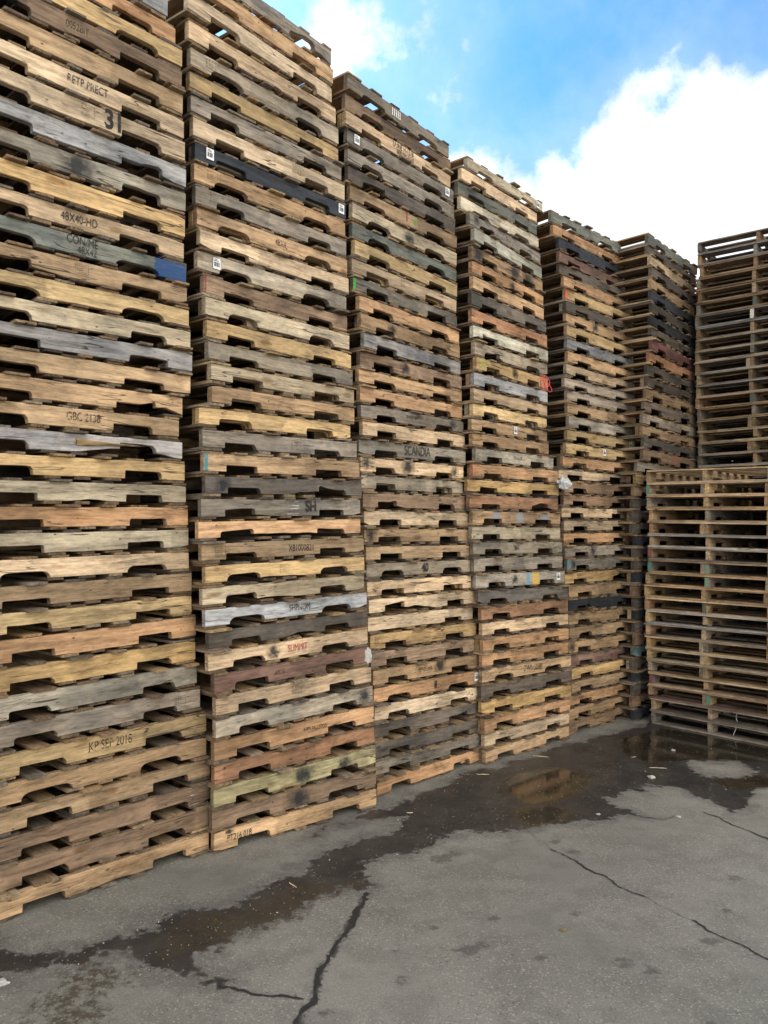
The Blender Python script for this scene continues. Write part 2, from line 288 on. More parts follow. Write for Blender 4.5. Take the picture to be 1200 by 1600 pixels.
GROUND = {
 'wet': [(-1.85, 3.514), (-1.424, 3.511), (-1.224, 3.586), (-1.036, 3.736), (-0.917, 3.865), (-0.754, 3.942), (-0.621, 4.129), (-0.469, 4.287), (-0.357, 4.431), (-0.288, 4.63), (-0.155, 4.799), (0.067, 4.928), (0.188, 5.189), (-0.222, 4.974), (-0.441, 4.742), (-0.383, 4.97), (-0.023, 5.231), (0.197, 5.488), (0.447, 5.862), (0.696, 6.171), (0.853, 6.226), (1.066, 6.444), (1.392, 6.76), (1.644, 7.018), (2.104, 7.326), (2.392, 7.579), (2.658, 7.876), (3.146, 8.354), (3.554, 8.687), (4.223, 7.833), (3.179, 5.901), (2.788, 5.786), (2.58, 5.466), (2.336, 5.248), (2.257, 5.522), (2.108, 5.723), (2.039, 5.792), (1.633, 5.53), (1.712, 5.16), (1.568, 5.168), (1.143, 4.956), (0.881, 4.95), (0.487, 4.815), (0.019, 4.466), (-0.041, 4.413), (-0.059, 4.202), (-0.072, 4.039), (-0.153, 4.102), (-0.29, 3.986), (-0.419, 3.824), (-0.588, 3.638), (-0.687, 3.477), (-0.75, 3.409), (-0.65, 3.256), (-0.646, 3.176), (-0.811, 3.254), (-0.977, 3.316), (-1.14, 3.432), (-1.268, 3.365), (-1.514, 3.174), (-1.624, 3.095)],
 'dry1': [(2.548, 6.422), (2.855, 6.468), (2.959, 6.245), (2.782, 6.027), (2.537, 6.083)],
 'pud1': [(0.886, 5.937), (1.118, 6.151), (1.399, 6.296), (1.545, 6.165), (1.606, 5.928), (1.402, 5.59), (1.201, 5.401), (0.961, 5.407), (0.866, 5.643)],
 'pud2': [(0.883, 5.329), (1.16, 5.412), (1.306, 5.292), (1.227, 5.057), (0.947, 4.984), (0.86, 5.114)],
 'pud3': [(2.139, 7.145), (2.664, 7.565), (3.122, 7.485), (3.467, 6.957), (3.556, 6.315), (3.148, 6.424), (2.611, 6.515), (2.134, 6.355), (2.022, 6.664)],
 'pud4': [(2.472, 5.986), (2.953, 6.129), (3.179, 5.901), (2.821, 5.758), (2.55, 5.779)],
 'moss1': [(-0.142, 4.162), (-0.377, 4.083), (-0.526, 3.974), (-0.776, 3.791), (-1.018, 3.574), (-0.915, 3.431), (-0.687, 3.503), (-0.491, 3.717), (-0.269, 3.958)],
 'moss2': [(-1.28, 2.887), (-1.337, 3.121), (-1.267, 3.326), (-1.151, 3.377), (-1.033, 3.306), (-1.03, 3.105), (-1.023, 2.821)],
 'c1': [(-0.069, 4.054), (-0.106, 3.869), (-0.146, 3.712), (-0.182, 3.567), (-0.223, 3.418), (-0.254, 3.296), (-0.258, 3.16), (-0.282, 3.064), (-0.297, 2.977), (-0.311, 2.831)],
 'c2': [(-0.65, 3.198), (-0.565, 3.181), (-0.491, 3.169), (-0.387, 3.15), (-0.277, 3.113)],
 'c3': [(0.887, 4.982), (0.935, 4.816), (0.996, 4.643), (1.05, 4.552), (1.1, 4.457), (1.157, 4.332), (1.22, 4.246), (1.254, 4.133), (1.364, 4.013), (1.398, 3.926), (1.428, 3.88), (1.506, 3.762), (1.57, 3.628), (1.622, 3.552), (1.688, 3.453), (1.789, 3.331)],
 'c4': [(2.163, 5.291), (2.21, 5.151), (2.243, 5.039), (2.28, 4.986), (2.356, 4.812), (2.435, 4.594)],
 'c5': [(1.712, 5.16), (1.852, 5.141), (1.962, 5.214)],
}

# ------------------------------------------------------------------ pallet geometry
PW, TR, DEP = 1.219, .014, 1.016
def stringer_outline(rg, Ln, h, style, bite=None, frayed=False):
    """2D outline (x,z), bottom at 0: bottom edge left to right with the two fork notches, then top edge back."""
    nd_ = .037 + rg.uniform(-.005, .006)
    if style == 'R': r, nw, cut = rg.uniform(.026, .038), .243+rg.uniform(-.015, .02), 0
    elif style == 'C': r, nw, cut = rg.uniform(.010, .02), .22+rg.uniform(-.015, .02), 1
    else: r, nw, cut = rg.uniform(.003, .010), .225+rg.uniform(-.02, .015), 1
    off = rg.uniform(-.014, .014); of2 = rg.uniform(-.014, .014); lead = rg.uniform(.004, .02)
    f = Ln/1.219
    notches = [(.152*f+off, .152*f+off+nw*f), (Ln-.152*f-nw*f+of2, Ln-.152*f+of2)]
    amp = .0012 if not frayed else .004
    sd = rg.uniform(0, 500)
    def wob(x, k): return mnoise.noise(Vector((x*7+sd, k*9.1, 0)))*amp + mnoise.noise(Vector((x*40+sd, k*5.3, 2)))*amp*.5
    pts = []
    def run(x0, x1, z, k, step=.05):
        n = max(1, int(abs(x1-x0)/step))
        for i in range(n+1):
            x = x0+(x1-x0)*i/n; pts.append([x, z+wob(x, k)])
    x = 0.0
    for (a, b) in notches:
        run(x, a-r*.2, 0, 1)
        if style == 'R':
            for i in range(6):
                t = i/5*math.pi/2; pts.append([a+r*1.5*(1-math.cos(t))+.001, nd_*math.sin(t)**.9])
            run(a+r*1.6, b-r*1.6, nd_, 2)
            for i in range(6):
                t = (1-i/5)*math.pi/2; pts.append([b-r*1.5*(1-math.cos(t))-.001, nd_*math.sin(t)**.9])
        else:
            pts.append([a, .002]); pts.append([a+.001, nd_-r])
            pts.append([a+r*.3, nd_-r*.3]); run(a+r, b-.026, nd_, 2)
            pts.append([b-lead, nd_-.002]); pts.append([b-.003, nd_-lead]); pts.append([b, .003])
        x = b+r*.2
    run(x, Ln, 0, 1)
    tops = []
    n = int(Ln/.05)
    for i in range(n+1):
        xx = Ln-Ln*i/n; tops.append([xx, h+wob(xx, 3)])
    if rg.random() < .5: tops[0][1] -= rg.uniform(.002, .008); tops[-1][1] -= rg.uniform(.002, .006)
    pts += tops
    if rg.random() < .22:                                   # a knocked-off lower corner
        k_ = rg.uniform(.006, .02); side = rg.random() < .5
        for p in pts:
            dd = p[0] if side else Ln-p[0]
            if dd < .05 and p[1] < h*.4: p[1] += k_*(1-dd/.05)
    if bite:                                                # a torn lower edge
        x0, x1, dz = bite
        for p in pts[:-len(tops)]:
            if x0 <= p[0] <= x1:
                e = min((p[0]-x0), (x1-p[0]))/max(.03, (x1-x0)*.3)
                p[1] = min(h-.03, p[1]+dz*min(1, e)*(.75+.5*mnoise.noise(Vector((p[0]*30+sd, 1, 1)))))
    out = []
    for p in pts:
        if out and abs(out[-1][0]-p[0]) < 2e-4 and abs(out[-1][1]-p[1]) < 2e-4: continue
        out.append(p)
    return out
def stringer_mesh(name, rg, h, style, mat, Ln=PW, w=.038, bite=None, frayed=False, twist=0.0):
    o = stringer_outline(rg, Ln, h, style, bite, frayed)
    n = len(o); ins = []
    for i in range(n):
        a, p, b = Vector(o[i-1]), Vector(o[i]), Vector(o[(i+1) % n])
        d1 = (p-a).normalized(); d2 = (b-p).normalized()
        nn = Vector((-(d1.y+d2.y), d1.x+d2.x))
        if nn.length < .2: nn = Vector((-d1.y, d1.x))
        nn.normalize(); k = rg.uniform(.0012, .0032)
        ins.append(p+nn*k)
    e = .0025; sd = rg.uniform(0, 99)
    V = []
    for loop, y in ((ins, 0), (o, e), (o, w-e), (ins, w)):
        for p in loop:
            bow = mnoise.noise(Vector((p[0]*1.7+sd, 3, 1)))*.004
            V.append((p[0], y+bow, p[1]))
    F = [tuple(range(n)), tuple(range(4*n-1, 3*n-1, -1))]
    for k in range(3):
        for i in range(n):
            j = (i+1) % n
            F.append((k*n+i, (k+1)*n+i, (k+1)*n+j, k*n+j))
    F[0] = tuple(reversed(F[0])); F[1] = tuple(reversed(F[1]))
    F = [tuple(reversed(f)) for f in F]
    me = bpy.data.meshes.new(name); me.from_pydata(V, [], F); me.update(); me.materials.append(mat)
    return me
def board(V, F, rg, x0, x1, y0, y1, z0, z1):
    """a deck board along y with slightly rounded, uneven ends"""
    c = (x0+x1)/2; hw = (x1-x0)/2; tz = rg.uniform(-.0008, .0008)
    b = len(V); secs = [(y0, .94), (y0+.006, 1), (y0+.3, 1), (y1-.3, 1), (y1-.006, 1), (y1, .94)]
    skew = rg.uniform(-.006, .006)
    ev = rg.uniform(-.003, .003)
    for i, (y, k) in enumerate(secs):
        sh = skew*((y-y0)/(y1-y0)-.5)
        bo = mnoise.noise(Vector((y*2, x0*9, z0)))*.0012
        zb, zt = z0+.0002, z1-.0006
        e = (1-k)*.04
        yy = y+(ev if i in (0, 5) else 0)
        V += [(c-hw*k+sh, yy, zb+e*.4), (c-hw*k+sh, yy-(ev if i in (0, 5) else 0), zt-e*.4), (c+hw*k+sh, yy, zt-e*.4+bo*0), (c+hw*k+sh, yy, zb+e*.4)]
    for i in range(5):
        for j in range(4):
            a = b+i*4+j; d = b+i*4+(j+1) % 4
            F.append((a, d, d+4, a+4))
    F.append((b+3, b+2, b+1, b)); q = b+20; F.append((q, q+1, q+2, q+3))
def deck_mesh(name, rg, top, Ln=PW, dep=DEP, missing=0, mat=None):
    V, F = [], []; dark = []
    if top:
        wl = rg.choice((.089, .11, .14)); n = rg.choice((6, 7, 7)) if Ln > 1.1 else 6
        ws = [rg.choice((.089, .14))]+[rg.choice((.085, .09, .1, .12)) for _ in range(n-2)]+[rg.choice((.089, .14))]
        gap = max(.02, (Ln-sum(ws))/(n-1)); x = 0
        spots = []
        for w in ws: spots.append((x, min(Ln, x+w))); x += w+gap
    else:
        cx = Ln/2+rg.uniform(-.015, .015)
        spots = [(0, .115+rg.uniform(-.03, .025))]
        for dx in (-.16, 0, .16):
            w = rg.uniform(.075, .10); spots.append((cx+dx-w/2, cx+dx+w/2))
        spots.append((Ln-.115-rg.uniform(-.03, .025), Ln))
    for i, (a, c) in enumerate(spots):
        if missing and i == missing: continue
        lo = rg.choice((0, -.004, -.012, .006, -.002, .004, .010, -.016, -.030, 0)); hi = rg.choice((0, .005, -.006))
        a2 = a+(rg.uniform(-.004, .006) if i else rg.uniform(-.006, .004)); c2 = c+rg.uniform(-.003, .004)
        board(V, F, rg, a2, c2, lo, dep+hi, 0, TR)
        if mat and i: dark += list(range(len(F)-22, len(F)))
    me = bpy.data.meshes.new(name); me.from_pydata(V, [], F); me.update(); me.materials.append(mat or M_DECK)
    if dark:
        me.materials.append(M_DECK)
        for q in dark: me.polygons[q].material_index = 1  # inner boards of end-on decks: interior shade put in as darker wood
    return me
RG = random.Random(7)
TOPS = [deck_mesh('top_deck', RG, True) for _ in range(14)]
BOTS = [deck_mesh('bottom_deck', RG, False) for _ in range(12)]
RL, RB = 1.10, 1.20                                          # the end-on pallets: stringer length, board length
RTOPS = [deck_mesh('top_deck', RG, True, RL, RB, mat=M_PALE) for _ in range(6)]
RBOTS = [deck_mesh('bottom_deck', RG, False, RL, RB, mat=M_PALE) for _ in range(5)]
INNER = [stringer_mesh('stringer', RG, .096, RG.choice('SSR'), M_BACK) for _ in range(5)]

PALETTE = {
 'p': (220,188,150), 't': (200,162,118), 'y': (216,178,120), 'o': (202,154,108), 'b': (158,126,98), 'g': (162,148,132),
 's': (176,172,172), 'd': (116,104,94), 'k': (60,64,72), 'w': (216,206,182), 'r': (146,110,96), 'n': (186,150,110),
 'q': (172,124,88), 'e': (182,166,118), 'c': (200,180,148), 'l': (178,162,140), 'm': (132,134,124), 'Y': (210,168,104), 'R': (144,94,94)}
TONE = {'p': 'pale pine', 't': 'tan', 'y': 'yellowish tan', 'o': 'orange tan', 'b': 'brown', 'g': 'weathered grey', 's': 'silvery grey',
 'd': 'dark grey', 'k': 'blackish', 'w': 'whitish', 'r': 'reddish brown', 'n': 'light brown', 'q': 'reddish orange', 'e': 'mossy yellow',
 'c': 'pale grey tan', 'l': 'greyish tan', 'm': 'greenish grey', 'Y': 'bright yellow', 'R': 'faded red'}
GREYS = 'gsdkml'
STACKS = {   # phrase, group
 'S1': 'leftmost stack', 'S2': 'second stack', 'S3': 'third stack', 'S4': 'fourth stack', 'S5': 'fifth stack', 'S6': 'sixth stack',
 'R1': 'low end-on stack', 'R2': 'tall end-on stack'}
# top to bottom: tone, then options.  R/C notch shape; s=spray spot x,z,r; a/b=paint band; T=stencil; I=ink stamp; L=paper label; B=torn edge; w=weathering
LOOK = {
'S1': ["s R","o","y R","b s.32,.05,.05 T.62,.028,f,0052BIT","t","p T.66,.032,u,RETP_PRECT","p T.80,.075,k,31 I.66","s","l s.60,.05,.10 a.82,.92,.5,176:184:176","y",
       "p T.62,.034,k,48X40-HD","m C a1.02,1.22,0,34:66:112 T.62,.034,k,CON/ME T.645,.030,k,48X42,.012","n I.62,k","y R","c","s","t","n B.98,1.21,.03","t T.66,.034,f,GBC_2138","s B.60,1.18,.04 J.60,.98","y","c","o","c F","p R","n","y","o","Y F","l","g I1.08,k",
       "y T.62,.038,f,KP_SEP_2018 a.86,1.0,1,140:124:80","t R","t","b a1.08,1.14,.6,190:196:200","b F","t"],
'S2': ["g R B.85,1.2,.035","n","p","p","l R I.14,k","y","g","p I.78","k L.10 L1.17","n R I.12,k","g I.13,k","n R T.62,.032,f,48X4","p","l R L.13","b a0,.02,0,120:50:48 F","c R F",
       "y","l","c","t s.62,.055,.012,40:96:104","y F a.66,.70,1,80:130:110","g I.68","n a0,.03,0,60:120:130","d s.12,.05,.06 B.62,.95,.03","g a.60,.70,.6,196:196:194 T.79,.052,k,SH B.14,.5,.014",
       "o B.1,1.0,.022","t I.12,k T.70,.034,k,X81000821","y R I.55","c","s R T.66,.032,f,SHPNOM","d","p s.45,.05,.05 T.63,.034,r,SUMMIT B.14,.4,.01","r T.46,.022,f,APP70","p I.58,k","l s1.14,.05,.06","o T.72,.02,f,APPR_PALLETCO","q","e F s.62,.05,.08 s.95,.05,.06","b s.60,.05,.085","t s.1,.09,.02 T.16,.03,k,.PT216_018"],
'S3': ["l R G.48","b R a.58,.68,1,60:48:46","p T.62,.032,k,ULINE_H-1218 T.645,.028,k,800-295-5510,.012","g R L.09 L1.13","g R","d B.15,.5,.02","n T.60,.045,r,1 T.70,.045,g,6","c R s.62,.04,.06","m R","y","p I.55","g a0,.03,0,60:150:60","o F","n s.35,.05,.05","s","b s.5,.05,.06","n","o",
       "g T.56,.02,k,GRANDVIEW s1.08,.05,.05","p a0,.05,.5,170:80:70","l T.62,.055,k,SCANDIA","p s.06,.06,.06 s.52,.05,.08 s1.1,.05,.05","l","b","p","n s.06,.05,.06","n","l R T.62,.05,k,40","p","p F B.12,.7,.03","p","y I.08,k","b","n T.55,.026,f,40P-01590A s.72,.06,.07","o R L1.16 T.66,.04,k,8","p s1.12,.05,.02","d","d","g","o"],
'S4': ["c R L1.12","p I.70","m B.1,.4,.01","w R","g R s.10,.06,.05 T.62,.03,f,7115","w","n s.1,.05,.1 s.7,.05,.1 s.93,.04,.12","o s.64,.04,.05","t","d a0,.13,.5,44:80:62","q F","w","l R","y s.62,.05,.055 a.06,.14,.5,150:200:70","s a0,.2,1,196:178:110","p F","y","n L.66","n F J.0,.14","l T.62,.022,f,SOL-ATOK","o a-.02,.06,.5,176:80:76","Y F","q B.85,1.15,.03",
       "n V.30 V.62 V.98","c","l s.55,.05,.035","g","g s.50,.05,.05 a.66,.71,0,96:140:160 b.74,.84,.2 L1.12","d","q","p","o T.72,.03,f,11062","o","t R T.66,.04,f,ZW0150589","d","Y","o","p","n"],
'S5': ["m R","o","k","r","d","o","y a0,.04,0,196:84:70","d","t s.5,.05,.06","y","s","n","p","g F","g","n","g","y L1.13","y L.64","o F","p B.6,1.2,.02","b","b","p","p","o F","g s.46,.05,.05","g a0,.04,0,60:120:130 s.1,.05,.05","Y B.9,1.2,.03","n F","k","t","t R","t s.05,.05,.06","r","Y","n a.38,.6,1,168:168:166","o","t","b"],
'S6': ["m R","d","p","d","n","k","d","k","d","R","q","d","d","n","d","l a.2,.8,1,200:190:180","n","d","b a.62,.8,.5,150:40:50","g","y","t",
       "d","d","d","k","d","d","k","b","d","k","d","b","m a0,1.2,.3,30:120:130","d","k","d","b","k"]}  # lower levels: shade of the corner gap put into the dark tones
RLOOK = {'R1': "p p t t l s g n t t p s g t l t p r g g", 'R2': "g s n b p o s s c l s l s t t c p p s c"+" g b t n d t g s b t n l t g b d n t g"}
RENDS = [(140,70,76), (70,118,104), (186,184,176), (84,106,112), (112,66,74), (104,130,112), (60,74,70)]

def ordinal(n):
    return {1: 'bottom', 2: 'second', 3: 'third', 4: 'fourth', 5: 'fifth', 6: 'sixth', 7: 'seventh', 8: 'eighth', 9: 'ninth', 10: 'tenth'}.get(n,
        f"{n}{'th' if 10 < n % 100 < 14 else {1: 'st', 2: 'nd', 3: 'rd'}.get(n % 10, 'th')}")
def albedo(k, rg, jit=.15):
    c = lin(PALETTE[k]); g_ = .3*c[0]+.6*c[1]+.1*c[2]; sf = .15
    c = [.80*(v*(1-sf)+g_*sf*s_k) for v, s_k in zip(c, (1.03, 1, .93))]; j = 1+rg.uniform(-jit, jit); w = rg.uniform(-.04, .04)
    return (c[0]*j*(1+w), c[1]*j, c[2]*j*(1-w))
def tag(o, label, cat, group=None, kind=None):
    o['label'] = label; o['category'] = cat
    if group: o['group'] = group
    if kind: o['kind'] = kind

def text_part(root, s, x, z, size, mat, h):
    cu = bpy.data.curves.new('stencil_text', 'FONT'); cu.body = s; cu.size = size*1.45; cu.align_x = 'CENTER'; cu.align_y = 'CENTER'
    cu.extrude = .0003
    if len(s) < 3: cu.offset = size*.045
    tmp = bpy.data.objects.new('stencil_text', cu); COL.objects.link(tmp)
    dg = bpy.context.evaluated_depsgraph_get(); dg.update()
    me = bpy.data.meshes.new_from_object(tmp.evaluated_get(dg)); bpy.data.objects.remove(tmp); bpy.data.curves.remove(cu)
    me.materials.clear(); me.materials.append(mat)
    o = bpy.data.objects.new('stencil_text', me); COL.objects.link(o); o.parent = root
    jr = random.Random(s); o.location = (x, -.0052, z+jr.uniform(-.003, .003)); o.rotation_euler = (math.pi/2, jr.uniform(-.03, .03)*(2 if len(s) < 3 else 1), 0); o.scale = (.86 if len(s) > 3 else 1, 1.25, 1)
    return o
def quads(name, rects, y, mat, parent, th=.0006):
    V, F = [], []
    for (x0, z0, x1, z1) in rects:
        b = len(V)
        V += [(x0, y, z0), (x1, y, z0), (x1, y, z1), (x0, y, z1), (x0, y+th, z0), (x1, y+th, z0), (x1, y+th, z1), (x0, y+th, z1)]
        F += [(b, b+1, b+2, b+3), (b, b+4, b+5, b+1), (b+2, b+6, b+7, b+3), (b, b+3, b+7, b+4), (b+1, b+5, b+6, b+2)]
    return link_mesh(name, V, F, mat, parent)
def stamp_part(root, x, z, mat, rg):
    r = []; w, h, t = .035, .026, .0016
    r += [(x-w, z-h, x+w, z-h+t), (x-w, z+h-t, x+w, z+h), (x-w, z-h, x-w+t, z+h), (x+w-t, z-h, x+w, z+h), (x-.012, z-h, x-.012+t, z+h)]
    for i in range(4):
        zz = z-h+.008+i*.011
        r.append((x-.006, zz, x-.006+rg.uniform(.012, .034), zz+.0022)); r.append((x-w+.005, zz, x-w+.005+rg.uniform(.004, .014), zz+.003))
    r.append((x+w+.008, z+h-.012, x+w+.024, z+h-.009))
    return quads('ink_stamp', r, -.0052, mat, root)
def label_part(root, x, z, rg, metal=False):
    lb = quads('paper_label', [(x-.026, z-.032, x+.026, z+.032)], -.0050, M_WHITE, root, .0004)
    if metal: return lb
    bars = []; xx = x-.019
    while xx < x+.018:
        w = rg.choice((.0012, .0022, .0034)); bars.append((xx, z-.018, xx+w, z+.008)); xx += w+rg.choice((.0014, .0026))
    bars += [(x-.019, z+.014, x+.012, z+.018), (x-.019, z+.022, x+.004, z+.025)]
    quads('barcode', bars, -.0058, M_BAR, lb, .0003)
    return lb
def splinter(parent, x0, x1, z, mat, rg):
    """a split-off tongue of raw wood lying along the stringer face"""
    V, F = [], []; n = 10
    for i in range(n+1):
        t = i/n; x = x0+(x1-x0)*t; hgt = .030*(1-t)**.7*(.8+.4*rg.random())
        V += [(x, -.006-.006*(1-t), z-hgt*.5), (x, -.013-.01*t*(1-t), z), (x, -.006-.004*(1-t), z+hgt*.5), (x, .004, z)]
    for i in range(n):
        for j in range(4):
            a = i*4+j; b = i*4+(j+1) % 4; F.append((a, b, b+4, a+4))
    F.append((3, 2, 1, 0))
    return link_mesh('splinter', V, F, mat, parent)

def place_root(name, X, Y, th, z, h, t, endon):
    r = bpy.data.objects.new(name, None); COL.objects.link(r)
    r.empty_display_size = .1
    if not endon:
        r.location = (X, Y, z-h-TR); r.rotation_euler = (0, -t/PW, th)
    else:
        r.location = (X+RB*math.cos(th), Y+RB*math.sin(th), z-h-TR+t*RB/PW)
        r.rotation_euler = (-t/PW, 0, th+math.pi/2)
    return r
def child(name, me, parent, loc, col=None):
    o = bpy.data.objects.new(name, me); COL.objects.link(o); o.parent = parent; o.location = loc
    if col: o.color = col
    return o

def build_stack(key, place, below, phrase):
    """place: measured levels bottom-up; below: number of levels under the first measured one"""
    lv = [tuple(float(v)/1000 for v in p.split(',')) for p in PLACE[key].split()]
    if below:
        X, Y, th, z, t = lv[0]; rg0 = random.Random(key)
        step = z/below if False else (z-.112)/below
        lv = [(X+rg0.uniform(-.02, .02), Y+rg0.uniform(-.008, .008), th+rg0.uniform(-.015, .015), .112+step*i, t*(i/below)) for i in range(below)]+lv
    n = len(lv); looks = LOOK.get(key)
    looks = looks[::-1] if looks else [s for s in RLOOK[key].split()][::-1]
    endon = key[0] == 'R'
    prev = .002
    for i, (X, Y, th, z, t) in enumerate(lv):
        rg = random.Random(key+str(i)*3)
        if i == 0: t *= .4
        zc = z+t/2
        bottom = prev; h = max(.080, min(.106, zc-bottom-TR))
        tb, tt = rg.choice((1, 1, 1.15, 1.4)), 1
        h -= TR*(tb-1)
        prev = zc+TR
        zr = z if i else zc-t/2
        root = place_root('pallet', X, Y, th, zr-TR*(tb-1), h, t, endon); TRB = TR*tb
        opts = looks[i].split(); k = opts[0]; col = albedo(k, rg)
        up_ = i/n
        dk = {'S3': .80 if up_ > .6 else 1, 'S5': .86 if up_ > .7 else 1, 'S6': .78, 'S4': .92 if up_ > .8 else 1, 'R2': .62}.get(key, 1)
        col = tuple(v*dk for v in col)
        wea = rg.uniform(.75, 1) if k in GREYS else rg.choice((rg.uniform(.1, .4), rg.uniform(.3, .8)))
        feats = []
        num = i+1; fromtop = n-i
        if not endon:
            style = 'R' if 'R' in opts[1:] else rg.choice('SSC')
            if 'C' in opts[1:]: style = 'R'
            bite = None; fr = 'F' in opts[1:] or rg.random() < .22
            if rg.random() < .13:
                b0 = rg.choice((0.0, .3, .55, .95)); bite = (b0, b0+rg.uniform(.12, .4), rg.uniform(.008, .026))
            for op in opts[1:]:
                if op[0] == 'B': bite = tuple(float(v) for v in op[1:].split(','))
            me = stringer_mesh('stringer', rg, h, style, M_STR, bite=bite, frayed=fr)
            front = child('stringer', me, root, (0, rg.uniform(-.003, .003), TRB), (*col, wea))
            spots = []
            for op in opts[1:]:
                c0, arg = op[0], op[1:].split(',')
                if c0 == 's':
                    spots.append([float(arg[0]), float(arg[1]), float(arg[2])])
                    front['spot_colour'] = list(lin([int(v) for v in arg[3].split(':')])) if len(arg) > 3 else [.014, .016, .02]
                elif c0 in 'ab' and len(arg) > 2:
                    front['band_'+c0] = [float(arg[0]), float(arg[1]), float(arg[2])]
                    front['band_'+c0+'_colour'] = list(lin([int(v) for v in arg[3].split(':')])) if len(arg) > 3 else list(lin((196, 160, 70)))
                elif c0 == 'T':
                    mt = {'k': M_BLACKINK, 'f': M_FADEDINK, 'r': M_REDINK, 'u': M_BLUEINK, 'g': M_GREENINK}[arg[2]]
                    dz = .0
                    two = sum(1 for q in opts if q[0] == 'T' and len(q) > 3) > 1
                    z0 = TR+h*.55 if not two else (TR+h*.26 if len(arg) > 4 else TR+h*.72)
                    if arg[2] in 'rg' and len(arg[3]) == 1: z0 = TR+h*.6
                    body = arg[3].replace('_', ' ')
                    text_part(root, body, float(arg[0]), z0, float(arg[1]), mt, h); feats.append(('txt', body))
                elif c0 == 'I':
                    stamp_part(root, float(arg[0]), TR+h*.58, M_BLACKINK if len(arg) > 1 else M_FADEDINK, rg); feats.append(('stamp', ''))
                elif c0 == 'L':
                    label_part(root, float(arg[0]), TR+h*.58, rg, len(arg) > 1); feats.append(('label', ''))
                elif c0 == 'V':
                    x = float(arg[0]); spots.append([x, .055, .06]); front['spot_colour'] = list(lin((128, 134, 146)))
                elif c0 == 'G':
                    x = float(arg[0]); r = [(x+.022*q+.003*(j % 2), TR+h*.25+j*.011, x+.022*q+.012, TR+h*.25+j*.011+.009) for q in range(5) for j in range(5)]
                    quads('sticker_strip', r, -.0052, M_WHITE, root); feats.append(('label', ''))
                elif c0 == 'J':
                    sp = splinter(root, float(arg[0]), float(arg[1]), TR+h*.55, M_BACK, rg); sp.color = (*albedo('y', rg), .1)
            for q, s3 in enumerate(spots[:3]):
                front['spot_'+'abc'[q]] = s3
            if spots and 'spot_colour' in front.keys(): feats.append(('spot', ''))
            if 'band_a' in front.keys(): feats.append(('band', ''))
            if rg.random() < .2 and key != 'S1':                # a companion stringer nailed beside the outer one
                s3 = child('stringer', rg.choice(INNER), root, (rg.choice((.0, .03, .012)), .046, TRB), (*albedo(rg.choice('pytw'), rg), .2))
                s3.scale = (.97, 1, (h-.001)/.096)
            for j in (1, 2):
                mk = albedo(rg.choice('tgnplyd'), rg)
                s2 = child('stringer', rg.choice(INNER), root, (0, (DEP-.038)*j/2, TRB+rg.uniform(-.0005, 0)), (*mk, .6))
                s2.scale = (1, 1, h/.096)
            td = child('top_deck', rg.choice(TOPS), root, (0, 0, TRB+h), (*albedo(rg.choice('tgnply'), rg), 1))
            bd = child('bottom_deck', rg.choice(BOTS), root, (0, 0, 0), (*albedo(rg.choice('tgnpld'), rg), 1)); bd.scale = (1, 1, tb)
        else:
            ys = [0+rg.choice((0, 0, .012, .02)), RB/2-.019+rg.uniform(-.02, .02), RB-.038-rg.choice((0, 0, .01, .02))]
            extra = rg.random() < .22
            if extra: ys.append(ys[1]+.039)
            for j, yy in enumerate(ys):
                ck = rg.choice('ttnplgyo') if i > 0 else 'g'
                me = INNER[rg.randrange(5)]
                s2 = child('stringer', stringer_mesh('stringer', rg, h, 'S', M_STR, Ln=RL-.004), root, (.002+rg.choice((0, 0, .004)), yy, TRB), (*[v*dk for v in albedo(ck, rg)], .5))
                if rg.random() < .16:
                    s2['band_a'] = [-.05, .012, 0.0]; s2['band_a_colour'] = list(lin(rg.choice(RENDS)))
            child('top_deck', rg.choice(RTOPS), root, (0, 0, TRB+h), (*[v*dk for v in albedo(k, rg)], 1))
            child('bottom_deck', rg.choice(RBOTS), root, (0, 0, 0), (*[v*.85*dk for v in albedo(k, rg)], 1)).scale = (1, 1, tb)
        # wording
        if endon:
            tone = TONE[k]
            hidden = key == 'R2' and i < below
            pos = f"{ordinal(num)} from the ground in the {phrase}" if key == 'R1' and num > 1 else (
                  f"on the ground in the {phrase}" if num == 1 and key == 'R1' else
                  ("topmost in the "+phrase if fromtop == 1 else f"{ordinal(fromtop) if fromtop > 1 else 'top'} from the top of the {phrase}"))
            lab = f"{tone} pallet seen end-on, {pos}"
        else:
            f = ''
            kinds = [q[0] for q in feats]
            txt = [q[1] for q in feats if q[0] == 'txt']
            if txt: f = ' stencilled '+txt[0].replace('.', '').strip()
            elif 'label' in kinds: f = ' with white label'
            elif 'band' in kinds: f = ' with paint patch'
            elif 'spot' in kinds: f = ' with dark spray spot'
            elif bite: f = ' with torn edge'
            elif 'stamp' in kinds: f = ' with ink stamp'
            elif fr: f = ' with split face'
            elif k == 'k': f = ' coloured dark'
            if key in ('S1', 'S2', 'S3', 'S4', 'S5'):
                pos = f"{ordinal(num)} from the ground, {phrase}" if num > 1 else f"on the ground, {phrase}"
            else:
                pos = f"{ordinal(fromtop) if fromtop > 1 else 'top'} from the top, {phrase}" if fromtop > 1 else f"topmost, {phrase}"
            lab = f"{TONE[k]} pallet{f}, {pos}"
            if key != 'S1': lab += ' from left'
        tag(root, lab, 'pallet', 'wooden pallets in the '+STACKS[key])
for key, below in (('S1', 0), ('S2', 0), ('S3', 0), ('S4', 0), ('S5', 0), ('S6', 18), ('R1', 0), ('R2', 19)):
    build_stack(key, None, below, STACKS[key])

